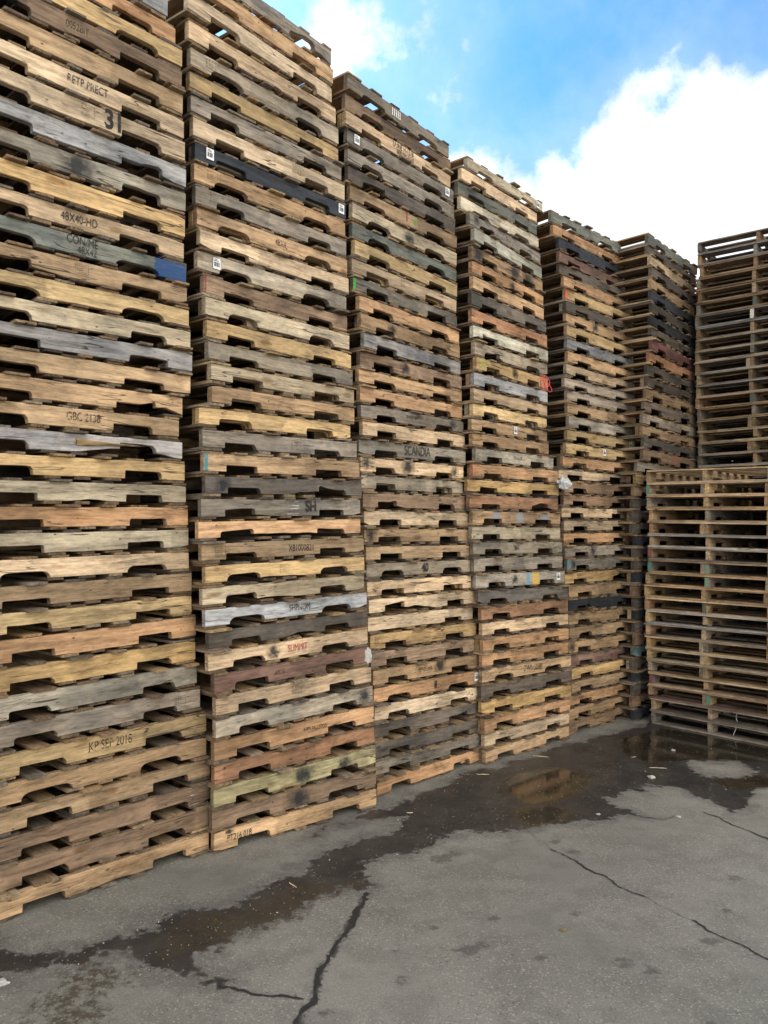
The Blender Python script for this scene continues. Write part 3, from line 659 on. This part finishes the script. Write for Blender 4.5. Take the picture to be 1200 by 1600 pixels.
# deeper rows glimpsed through the openings, and unseen side stacks added to block light
bmr = bmesh.new(); rgr = random.Random(5)
def rear(key, off_n, off_d, drop, below=0, endon=False):
    lv = [tuple(float(v)/1000 for v in p.split(',')) for p in PLACE[key].split()]
    X0, Y0, th0, z0, _ = lv[0]
    tot = below+len(lv)
    for i in range(tot-drop):
        if i < below: X, Y, th, z = X0, Y0, th0, .112+(z0-.112)/below*i
        else: X, Y, th, z, _ = lv[i-below]
        dx, dy = math.cos(th0), math.sin(th0)
        x = X+dx*off_d-dy*off_n+rgr.uniform(-.02, .02); y = Y+dy*off_d+dx*off_n+rgr.uniform(-.01, .01)
        h = .094
        if endon: Mt = Matrix.Translation((x+RB*dx, y+RB*dy, z-h-TR)) @ Matrix.Rotation(th+math.pi/2, 4, 'Z')
        else: Mt = Matrix.Translation((x, y, z-h-TR)) @ Matrix.Rotation(th, 4, 'Z')
        parts = [(rgr.choice(RTOPS if endon else TOPS), (0, 0, TR+h), 1), (rgr.choice(RBOTS if endon else BOTS), (0, 0, 0), 1)]
        w = RB if endon else DEP
        parts += [(rgr.choice(INNER), (0, yy, TR), (RL/PW if endon else 1)) for yy in (0, w/2-.02, w-.038)]
        for me, o, sx in parts:
            n0 = len(bmr.verts); bmr.from_mesh(me); bmr.verts.ensure_lookup_table()
            for v in bmr.verts[n0:]: v.co = Mt @ Vector((v.co.x*sx+o[0], v.co.y+o[1], v.co.z*(h/.096 if sx != 1 or o[2] == TR else 1)+o[2]))
for key, below, drop in (('S1', 0, 0), ('S2', 0, 2), ('S3', 0, 1), ('S4', 0, 2), ('S5', 0, 2), ('S6', 18, 2)):
    rear(key, 1.05, 0, drop, below)
rear('S6', 0.02, 1.26, 2, 18); rear('S6', 1.06, 1.26, 3, 18)
rear('S1', 0, -1.26, 0); rear('R2', 1.16, 0, 3, 19, True)  # left stack is out of view, added to keep the openings dark
rear('R2', 0, 1.24, 1, 19, True); rear('R1', 0, 1.245, 0, 0, True)  # unseen stacks right of the end-on pair, added to block light
mr = bpy.data.meshes.new('rear_pallets_and_blockers'); bmr.to_mesh(mr); bmr.free(); mr.materials.append(M_DECK)
for p in mr.polygons: p.material_index = 0
ro_ = bpy.data.objects.new('rear_pallets_and_blockers', mr); COL.objects.link(ro_); ro_.color = (*albedo('n', rgr), 1)
tag(ro_, 'deeper rows of pallets glimpsed through openings, plus unseen side stacks added to block light', 'pallets', kind='stuff')

# ------------------------------------------------------------------ ground
def seg_d(px, py, poly, closed=True):
    best = 1e9; inside = False; n = len(poly)
    rng = range(n if closed else n-1)
    for i in rng:
        x1, y1 = poly[i]; x2, y2 = poly[(i+1) % n]
        dx, dy = x2-x1, y2-y1; l2 = dx*dx+dy*dy or 1e-9
        t = max(0, min(1, ((px-x1)*dx+(py-y1)*dy)/l2))
        d = (px-x1-t*dx)**2+(py-y1-t*dy)**2
        if d < best: best = d
        if closed and (y1 > py) != (y2 > py) and px < (x2-x1)*(py-y1)/(y2-y1)+x1: inside = not inside
    d = math.sqrt(best)
    return d if inside else -d
def axis(lo, hi, step, far):
    a = []; x = lo
    while x <= hi+1e-6: a.append(x); x += step
    s = step; l, r = [lo], [hi]
    while l[-1] > -far: s *= 1.5; l.append(l[-1]-s)
    s = step
    while r[-1] < far: s *= 1.5; r.append(r[-1]+s)
    return l[:0:-1]+a+r[1:]
gx, gy = axis(-2.6, 5.0, .05, 1500), axis(1.4, 9.0, .05, 1500)
V = [(x, y, 0.0) for y in gy for x in gx]; nx = len(gx)
F = [(j*nx+i, j*nx+i+1, (j+1)*nx+i+1, (j+1)*nx+i) for j in range(len(gy)-1) for i in range(nx-1)]
g_mats = []
m, t, b = new_mat('worn_concrete')
tc = t.nodes.new('ShaderNodeTexCoord'); P = tc.outputs['Object']
def at(n):
    a = t.nodes.new('ShaderNodeAttribute'); a.attribute_name = n; return a.outputs['Fac']
wn = noise(t, P, 3.0, 8, .65); wn2 = noise(t, P, 22, 5, .6)
fine = noise(t, P, 120, 5, .8)
edge = mth(t, 'ADD', mth(t, 'MULTIPLY', mth(t, 'SUBTRACT', wn, .5), .42), mth(t, 'MULTIPLY', mth(t, 'SUBTRACT', wn2, .5), .16))
wet = sstep(t, mth(t, 'ADD', at('wet'), mth(t, 'MULTIPLY', edge, 1.25)), .015, .06)
damp = mth(t, 'MULTIPLY', sstep(t, mth(t, 'ADD', at('wet'), mth(t, 'MULTIPLY', edge, 1.5)), -.10, -.01), .45)
edge2 = mth(t, 'MULTIPLY', edge, .45)
pud = mth(t, 'MULTIPLY', sstep(t, mth(t, 'ADD', at('puddle'), edge2), -.02, .06), .93)
mo = mth(t, 'ADD', at('moss'), mth(t, 'MULTIPLY', edge, 1.4))
moss = mth(t, 'MULTIPLY', sstep(t, mo, -.05, .03), sstep(t, noise(t, P, 21, 8, .82), .44, .54))
# aggregate
vo = t.nodes.new('ShaderNodeTexVoronoi'); vo.inputs['Scale'].default_value = 88; t.links.new(vmth(t, 'ADD', P, vmth(t, 'SCALE', noise(t, P, 60, 2, .5, out=1), .012)), vo.inputs['Vector'])
vsc = t.nodes.new('ShaderNodeSeparateColor'); t.links.new(vo.outputs['Color'], vsc.inputs[0])
stone = mth(t, 'MULTIPLY', mth(t, 'GREATER_THAN', vsc.outputs[0], .60), sstep(t, vo.outputs['Distance'], .62, .25))
stone = mth(t, 'MULTIPLY', stone, sstep(t, noise(t, P, 1.7, 4), .32, .55))
vo2 = t.nodes.new('ShaderNodeTexVoronoi'); vo2.inputs['Scale'].default_value = 42; t.links.new(P, vo2.inputs['Vector'])
vs2 = t.nodes.new('ShaderNodeSeparateColor'); t.links.new(vo2.outputs['Color'], vs2.inputs[0])
grit = mth(t, 'MULTIPLY', mth(t, 'GREATER_THAN', vs2.outputs[0], .94), sstep(t, vo2.outputs['Distance'], .22, .12))
big = noise(t, P, .55, 5, .6); mid = noise(t, P, 4.5, 6, .65)
base = mixc(t, sstep(t, big, .35, .65), (.144, .136, .118), (.196, .185, .160))
base = mixc(t, mth(t, 'MULTIPLY', sstep(t, mid, .44, .60), .38), base, (.088, .082, .071))
stc = mixc(t, vsc.outputs[1], (.36, .33, .26), (.20, .175, .135))
stc = mixc(t, mth(t, 'GREATER_THAN', vsc.outputs[2], .8), stc, (.03, .028, .025))
base = mixc(t, mth(t, 'MULTIPLY', stone, .62), base, stc)
fv = sstep(t, fine, .25, .75, .62, 1.34)
q = vmth(t, 'SCALE', base, None); t.links.new(fv, q.node.inputs[3]); base = q
# smooth band close to the stacks has less stone showing
# scattered dark stains
st = noise(t, P, 2.3, 5, .7, .6)
stain = mth(t, 'MULTIPLY', sstep(t, st, .66, .72), sstep(t, wn2, .42, .58))
base = mixc(t, mth(t, 'MULTIPLY', stain, .75), base, (.032, .028, .024))
spt = sstep(t, mth(t, 'ADD', at('spot'), mth(t, 'MULTIPLY', mth(t, 'SUBTRACT', noise(t, P, 30, 7, .8), .5), .21)), -.004, .012)
base = mixc(t, mth(t, 'MULTIPLY', spt, .55), base, (.030, .026, .023))
wetc = mixc(t, sstep(t, mid, .35, .65), (.017, .0172, .018), (.036, .034, .031))
wetc = mixc(t, mth(t, 'MULTIPLY', mth(t, 'MULTIPLY', grit, 1.0), .9), wetc, (.30, .28, .24))
base = mixc(t, damp, base, vmth(t, 'MULTIPLY', base, (.48, .48, .50)))
halo = sstep(t, mth(t, 'ADD', at('halo'), mth(t, 'MULTIPLY', mth(t, 'SUBTRACT', noise(t, P, 34, 6, .75), .5), .085)), -.002, .014)
base = mixc(t, mth(t, 'MULTIPLY', halo, .82), base, (.026, .024, .022))
base = mixc(t, wet, base, wetc)
mc = mixc(t, wn2, (.062, .042, .022), (.020, .017, .011))
base = mixc(t, mth(t, 'MULTIPLY', moss, .9), base, mc)
base = mixc(t, mth(t, 'MULTIPLY', mth(t, 'MULTIPLY', moss, grit), 1.0), base, (.28, .26, .22))
base = mixc(t, pud, base, (.022, .018, .012))
t.links.new(base, b.inputs['Base Color'])
r0 = mixc(t, wet, (.88, .88, .88), (.43, .43, .43))
rn = t.nodes.new('ShaderNodeSeparateColor'); t.links.new(r0, rn.inputs[0])
rw = mth(t, 'ADD', rn.outputs[0], mth(t, 'MULTIPLY', mth(t, 'SUBTRACT', wn2, .5), .3))
r1 = mth(t, 'MULTIPLY', mth(t, 'SUBTRACT', 1.0, pud), rw)
t.links.new(mth(t, 'ADD', r1, mth(t, 'MULTIPLY', pud, .06)), b.inputs['Roughness'])
bp = t.nodes.new('ShaderNodeBump'); bp.inputs['Distance'].default_value = .006
hh = mth(t, 'ADD', mth(t, 'MULTIPLY', fine, .5), mth(t, 'ADD', mth(t, 'MULTIPLY', stone, .35), mth(t, 'MULTIPLY', wn2, 1.2)))
t.links.new(hh, bp.inputs['Height'])
t.links.new(mth(t, 'MULTIPLY', mth(t, 'SUBTRACT', 1.0, pud), mth(t, 'SUBTRACT', .55, mth(t, 'MULTIPLY', wet, .25))), bp.inputs['Strength'])
t.links.new(bp.outputs[0], b.inputs['Normal'])
ground = link_mesh('ground', V, F, m)
ground['kind'] = 'structure'
def fill(name, fn):
    a = ground.data.attributes.new(name, 'FLOAT', 'POINT')
    vals = []
    for (x, y, z) in V:
        if -2.6 <= x <= 5.0 and 1.4 <= y <= 9.0: vals.append(fn(x, y))
        else: vals.append(-1.0)
    a.data.foreach_set('value', vals)
G = GROUND
fill('wet', lambda x, y: min(seg_d(x, y, G['wet']), -seg_d(x, y, G['dry1'])))
fill('puddle', lambda x, y: max(seg_d(x, y, G[k]) for k in ('pud1', 'pud2', 'pud3', 'pud4')))
fill('moss', lambda x, y: max(seg_d(x, y, G[k]) for k in ('moss1', 'moss2')))
SPOTS = [(.345, 4.48, .07), (.43, 4.56, .05), (.839, 4.059, .02), (1.917, 4.27, .05), (.386, 3.507, .06), (.46, 3.56, .04), (.085, 3.278, .04),
         (.55, 3.80, .035), (.25, 3.70, .03), (.70, 3.45, .03), (1.05, 3.42, .05), (1.15, 3.36, .04), (.95, 3.85, .03), (1.05, 4.75, .04), (1.12, 4.60, .05), (1.0, 4.62, .03), (-.2, 3.05, .03),
         (1.5, 3.6, .05), (.2, 2.95, .03), (1.25, 3.0, .03), (.6, 4.9, .03), (1.7, 3.9, .03)]
fill('spot', lambda x, y: max(r-math.hypot((x-a)*1.0, (y-c)*1.2) for a, c, r in SPOTS))

fill('halo', lambda x, y: max(w-(-seg_d(x, y, G[k], False)) for k, w in (('c1', .024), ('c2', .019), ('c3', .009), ('c4', .009), ('c5', .0))))
# cracks: narrow jagged strips of dark filler lying in the slab
M_CRACK = plain('damp_crack', (.022, .021, .020), .6, vary=.5, sc=60)
rgc = random.Random(3)
for ck, w0 in (('c1', .022), ('c2', .013), ('c3', .011), ('c4', .011), ('c5', .006)):
    pl = G[ck]; pts = []
    for i in range(len(pl)-1):
        a, c = Vector(pl[i]), Vector(pl[i+1]); n = max(2, int((c-a).length/.018))
        for j in range(n):
            p = a.lerp(c, j/n); pts.append(p)
    Vc, Fc = [], []
    for i, p in enumerate(pts):
        d = (pts[min(i+1, len(pts)-1)]-pts[max(i-1, 0)]).normalized(); nn = Vector((-d.y, d.x))
        o = mnoise.noise(Vector((p.x*9, p.y*9, 4)))*.026+mnoise.noise(Vector((p.x*31, p.y*31, 7)))*.012
        k = .30+1.9*abs(mnoise.noise(Vector((p.x*5, p.y*5, 9))))+1.1*abs(mnoise.noise(Vector((p.x*23, p.y*23, 3))))+rgc.uniform(-.2, .3)
        if ck in ('c3', 'c4') and mnoise.noise(Vector((p.x*2.2, p.y*2.2, 1))) < -.22: k *= .15
        if i == 0 or i == len(pts)-1: k = .05
        q = p+nn*o; w = w0*k/2
        Vc += [(q.x+nn.x*w*rgc.uniform(.8, 1.2), q.y+nn.y*w, .004), (q.x-nn.x*w, q.y-nn.y*w*rgc.uniform(.8, 1.2), .004)]
        if i: b0 = 2*i; Fc.append((b0-2, b0-1, b0+1, b0))
    for i in range(4, len(pts)-4, 5):                       # crumbled edges and short side spurs
        if rgc.random() < .45: continue
        a, c2 = Vc[2*i], Vc[2*i+1]
        sgn = 1 if rgc.random() < .5 else -1; base = a if sgn > 0 else c2
        d = (pts[i+1]-pts[i-1]).normalized(); nn = Vector((-d.y, d.x))*sgn; ln = w0*rgc.uniform(.3, 1.0); sl = rgc.uniform(-1, 1)*ln
        b0 = len(Vc); wd = w0*rgc.uniform(.25, .5)
        Vc += [(base[0]-d.x*wd-nn.x*w0*.3, base[1]-d.y*wd-nn.y*w0*.3, .0046), (base[0]+nn.x*ln+d.x*sl, base[1]+nn.y*ln+d.y*sl, .0046), (base[0]+d.x*wd-nn.x*w0*.3, base[1]+d.y*wd-nn.y*w0*.3, .0046)]
        Fc.append((b0, b0+1, b0+2) if sgn < 0 else (b0+2, b0+1, b0))
    o = link_mesh('ground_crack', Vc, Fc, M_CRACK); o['kind'] = 'structure'

# ------------------------------------------------------------------ litter and scraps
def crumple(name, loc, size, mat, seed, label, cat, group=None, flat=.5, n=10):
    bm = bmesh.new(); bmesh.ops.create_icosphere(bm, subdivisions=3, radius=1)
    for v in bm.verts:
        k = 1+.55*mnoise.noise(v.co*1.6+Vector((seed, 0, 0)))+.35*mnoise.noise(v.co*4+Vector((0, seed, 0)))
        v.co = Vector((v.co.x*size[0]*k, v.co.y*size[1]*k, v.co.z*size[2]*k))
    me = bpy.data.meshes.new(name); bm.to_mesh(me); bm.free(); me.materials.append(mat)
    o = bpy.data.objects.new(name, me); COL.objects.link(o); o.location = loc
    tag(o, label, cat, group); return o
def stick(name, loc, rz, ln, r, mat, label, cat, group=None):
    V, F = [], []; rg = random.Random(str(loc)); n = 6
    for i in range(n+1):
        t = i/n; rr = r*(1-.7*abs(t-.45))*rg.uniform(.8, 1.2); x = (t-.5)*ln; y = rg.uniform(-1, 1)*r
        V += [(x, y-rr*1.4, 0), (x, y, rr), (x, y+rr*1.4, 0), (x, y, -rr*.3)]
    for i in range(n):
        for j in range(4):
            a = i*4+j; b2 = i*4+(j+1) % 4; F.append((a, b2, b2+4, a+4))
    F += [(3, 2, 1, 0), tuple(n*4+q for q in range(4))]
    o = link_mesh(name, V, F, mat); o.location = loc; o.rotation_euler = (0, 0, rz); tag(o, label, cat, group); return o
def unproj(px, py, d=None, z=None):
    v = fwd+(px-600)/FPX*ri-(py-800)/FPX*up
    if d is None: k = (z-CAMH)/v.z
    else: k = d
    return Vector((0, 0, CAMH))+v*k
M_SPL = plain('raw_splinter_wood', (.52, .40, .24), .8)
M_PLAS = plain('white_plastic', (.70, .71, .73), .35, vary=.15)
M_SCRAP = plain('dull_paper_scrap', (.40, .39, .37), .8)
M_BAG = plain('grey_white_bag', (.42, .42, .43), .4, vary=.3)
M_CLEAR, tt, bb = new_mat('clear_plastic'); bb.inputs['Base Color'].default_value = (.62, .62, .60, 1); bb.inputs['Roughness'].default_value = .3; bb.inputs['Alpha'].default_value = .45
M_RED = plain('red_strap', (.62, .03, .06), .45)
for px, py, rz, ln, lab in ((845, 1182, -.3, .12, 'long pale splinter on the wet ground below the fourth stack'),
                            (457, 1383, -.9, .07, 'short pale splinter on the wet strip in front of the second stack'),
                            (755, 1210, .1, .09, 'thin splinter on damp ground in front of the third stack'),
                            (1028, 1200, -.1, .13, 'pale splinter between the puddles near the low end-on stack'),
                            (640, 1270, .2, .04, 'tiny wood chip on ground near the wet edge by the third stack'),
                            (990, 1183, .4, .05, 'small wood chip beside the far puddle')):
    p = unproj(px, py, z=.006); stick('wood_splinter', p, rz, ln, .0035, M_SPL, lab, 'splinter', 'wood splinters lying on the ground')
for px, py, sz, sd, lab in ((1018, 1214, .028, 3, 'white plastic scrap by the puddle in front of the end-on stack'),
                            (880, 1452, .016, 5, 'small curled dry leaf alone on the concrete'),
                            (1052, 1172, .018, 9, 'small white flake in the far puddle'),
                            (-2, 1536, .035, 12, 'white scrap at the left edge of the wet strip'),
                            (935, 1272, .014, 14, 'small pale crumb on the edge of the wet patch'),
                            (1060, 1276, .016, 17, 'pale crumb on dry concrete right of the wet patch')):
    p = unproj(px, py, z=.006)
    leaf = 'leaf' in lab
    crumple('dry_leaf' if leaf else 'plastic_scrap', p, (sz, sz*.7, sz*.35), plain('leaf_brown', (.16, .12, .05), .8) if leaf else M_SCRAP, sd, lab, 'leaf' if leaf else 'scrap', None if leaf else 'pale scraps lying on the ground')
# tiny grit and chips nobody could count
Vg, Fg = [], []; rg = random.Random(11)
for _ in range(9000):
    x, y = rg.uniform(-1.6, 4.0), rg.uniform(2.0, 7.6)
    w_ = seg_d(x, y, G['wet'])
    if w_ < -.05 and rg.random() < .85: continue
    s = rg.uniform(.0012, .0036)*(1.7 if rg.random() < .06 else 1); a = rg.uniform(0, 3.14); b0 = len(Vg)
    for k in range(4):
        Vg.append((x+s*math.cos(a+k*1.57)*rg.uniform(.6, 1.3), y+s*math.sin(a+k*1.57)*rg.uniform(.6, 1.3), .002))
    Vg.append((x, y, .002+s*.6)); Fg += [(b0+k, b0+(k+1) % 4, b0+4) for k in range(4)]
grit_o = link_mesh('grit', Vg, Fg, plain('pale_grit', (.42, .38, .30), .8, vary=.6, sc=3)); tag(grit_o, 'pale wood crumbs and grit scattered over the wet and dry concrete', 'grit', kind='stuff')

# plastic bag caught between the fourth and fifth stacks
pb = unproj(881, 755, d=7.05)
crumple('plastic_bag', pb, (.058, .028, .045), M_BAG, 21, 'torn white plastic bag caught between the fourth and fifth stacks', 'bag')
pf = unproj(576, 1025, d=5.15)
crumple('plastic_film', pf, (.022, .01, .05), M_CLEAR, 27, 'clear plastic film hanging at the edge of the third stack', 'film')
# strap and ribbon tubes
def tube(name, pts, r, mat, label, cat, parent=None):
    cu = bpy.data.curves.new(name, 'CURVE'); cu.dimensions = '3D'; cu.bevel_depth = r; cu.bevel_resolution = 1
    sp = cu.splines.new('NURBS'); sp.points.add(len(pts)-1); sp.use_endpoint_u = True; sp.order_u = 3
    for q, p in zip(sp.points, pts): q.co = (*p, 1)
    tmp = bpy.data.objects.new(name, cu); COL.objects.link(tmp)
    dg = bpy.context.evaluated_depsgraph_get(); dg.update()
    me = bpy.data.meshes.new_from_object(tmp.evaluated_get(dg)); bpy.data.objects.remove(tmp)
    me.materials.clear(); me.materials.append(mat)
    o = bpy.data.objects.new(name, me); COL.objects.link(o)
    if parent: o.parent = parent
    else: tag(o, label, cat)
    return o
D4 = 6.92
def px3(l, d): return [unproj(x, y, d=d) for x, y in l]
rb = px3([(848, 585), (843, 596), (846, 608), (856, 606), (860, 596), (852, 586), (849, 590), (857, 600), (863, 609), (861, 613), (855, 611), (847, 590), (844, 600), (850, 610), (853, 602), (848, 588)], D4)
tube('ribbon', rb, .0036, M_RED, 'red ribbon loops hanging out of the fourth stack at its right edge', 'ribbon')
st_ = px3([(1152, 1114), (1149, 1121), (1153, 1128), (1150, 1138), (1146, 1148), (1144, 1155), (1148, 1157)], 7.22)
tube('string', st_, .0035, M_PLAS, 'loose white string dangling from the low end-on stack', 'string')
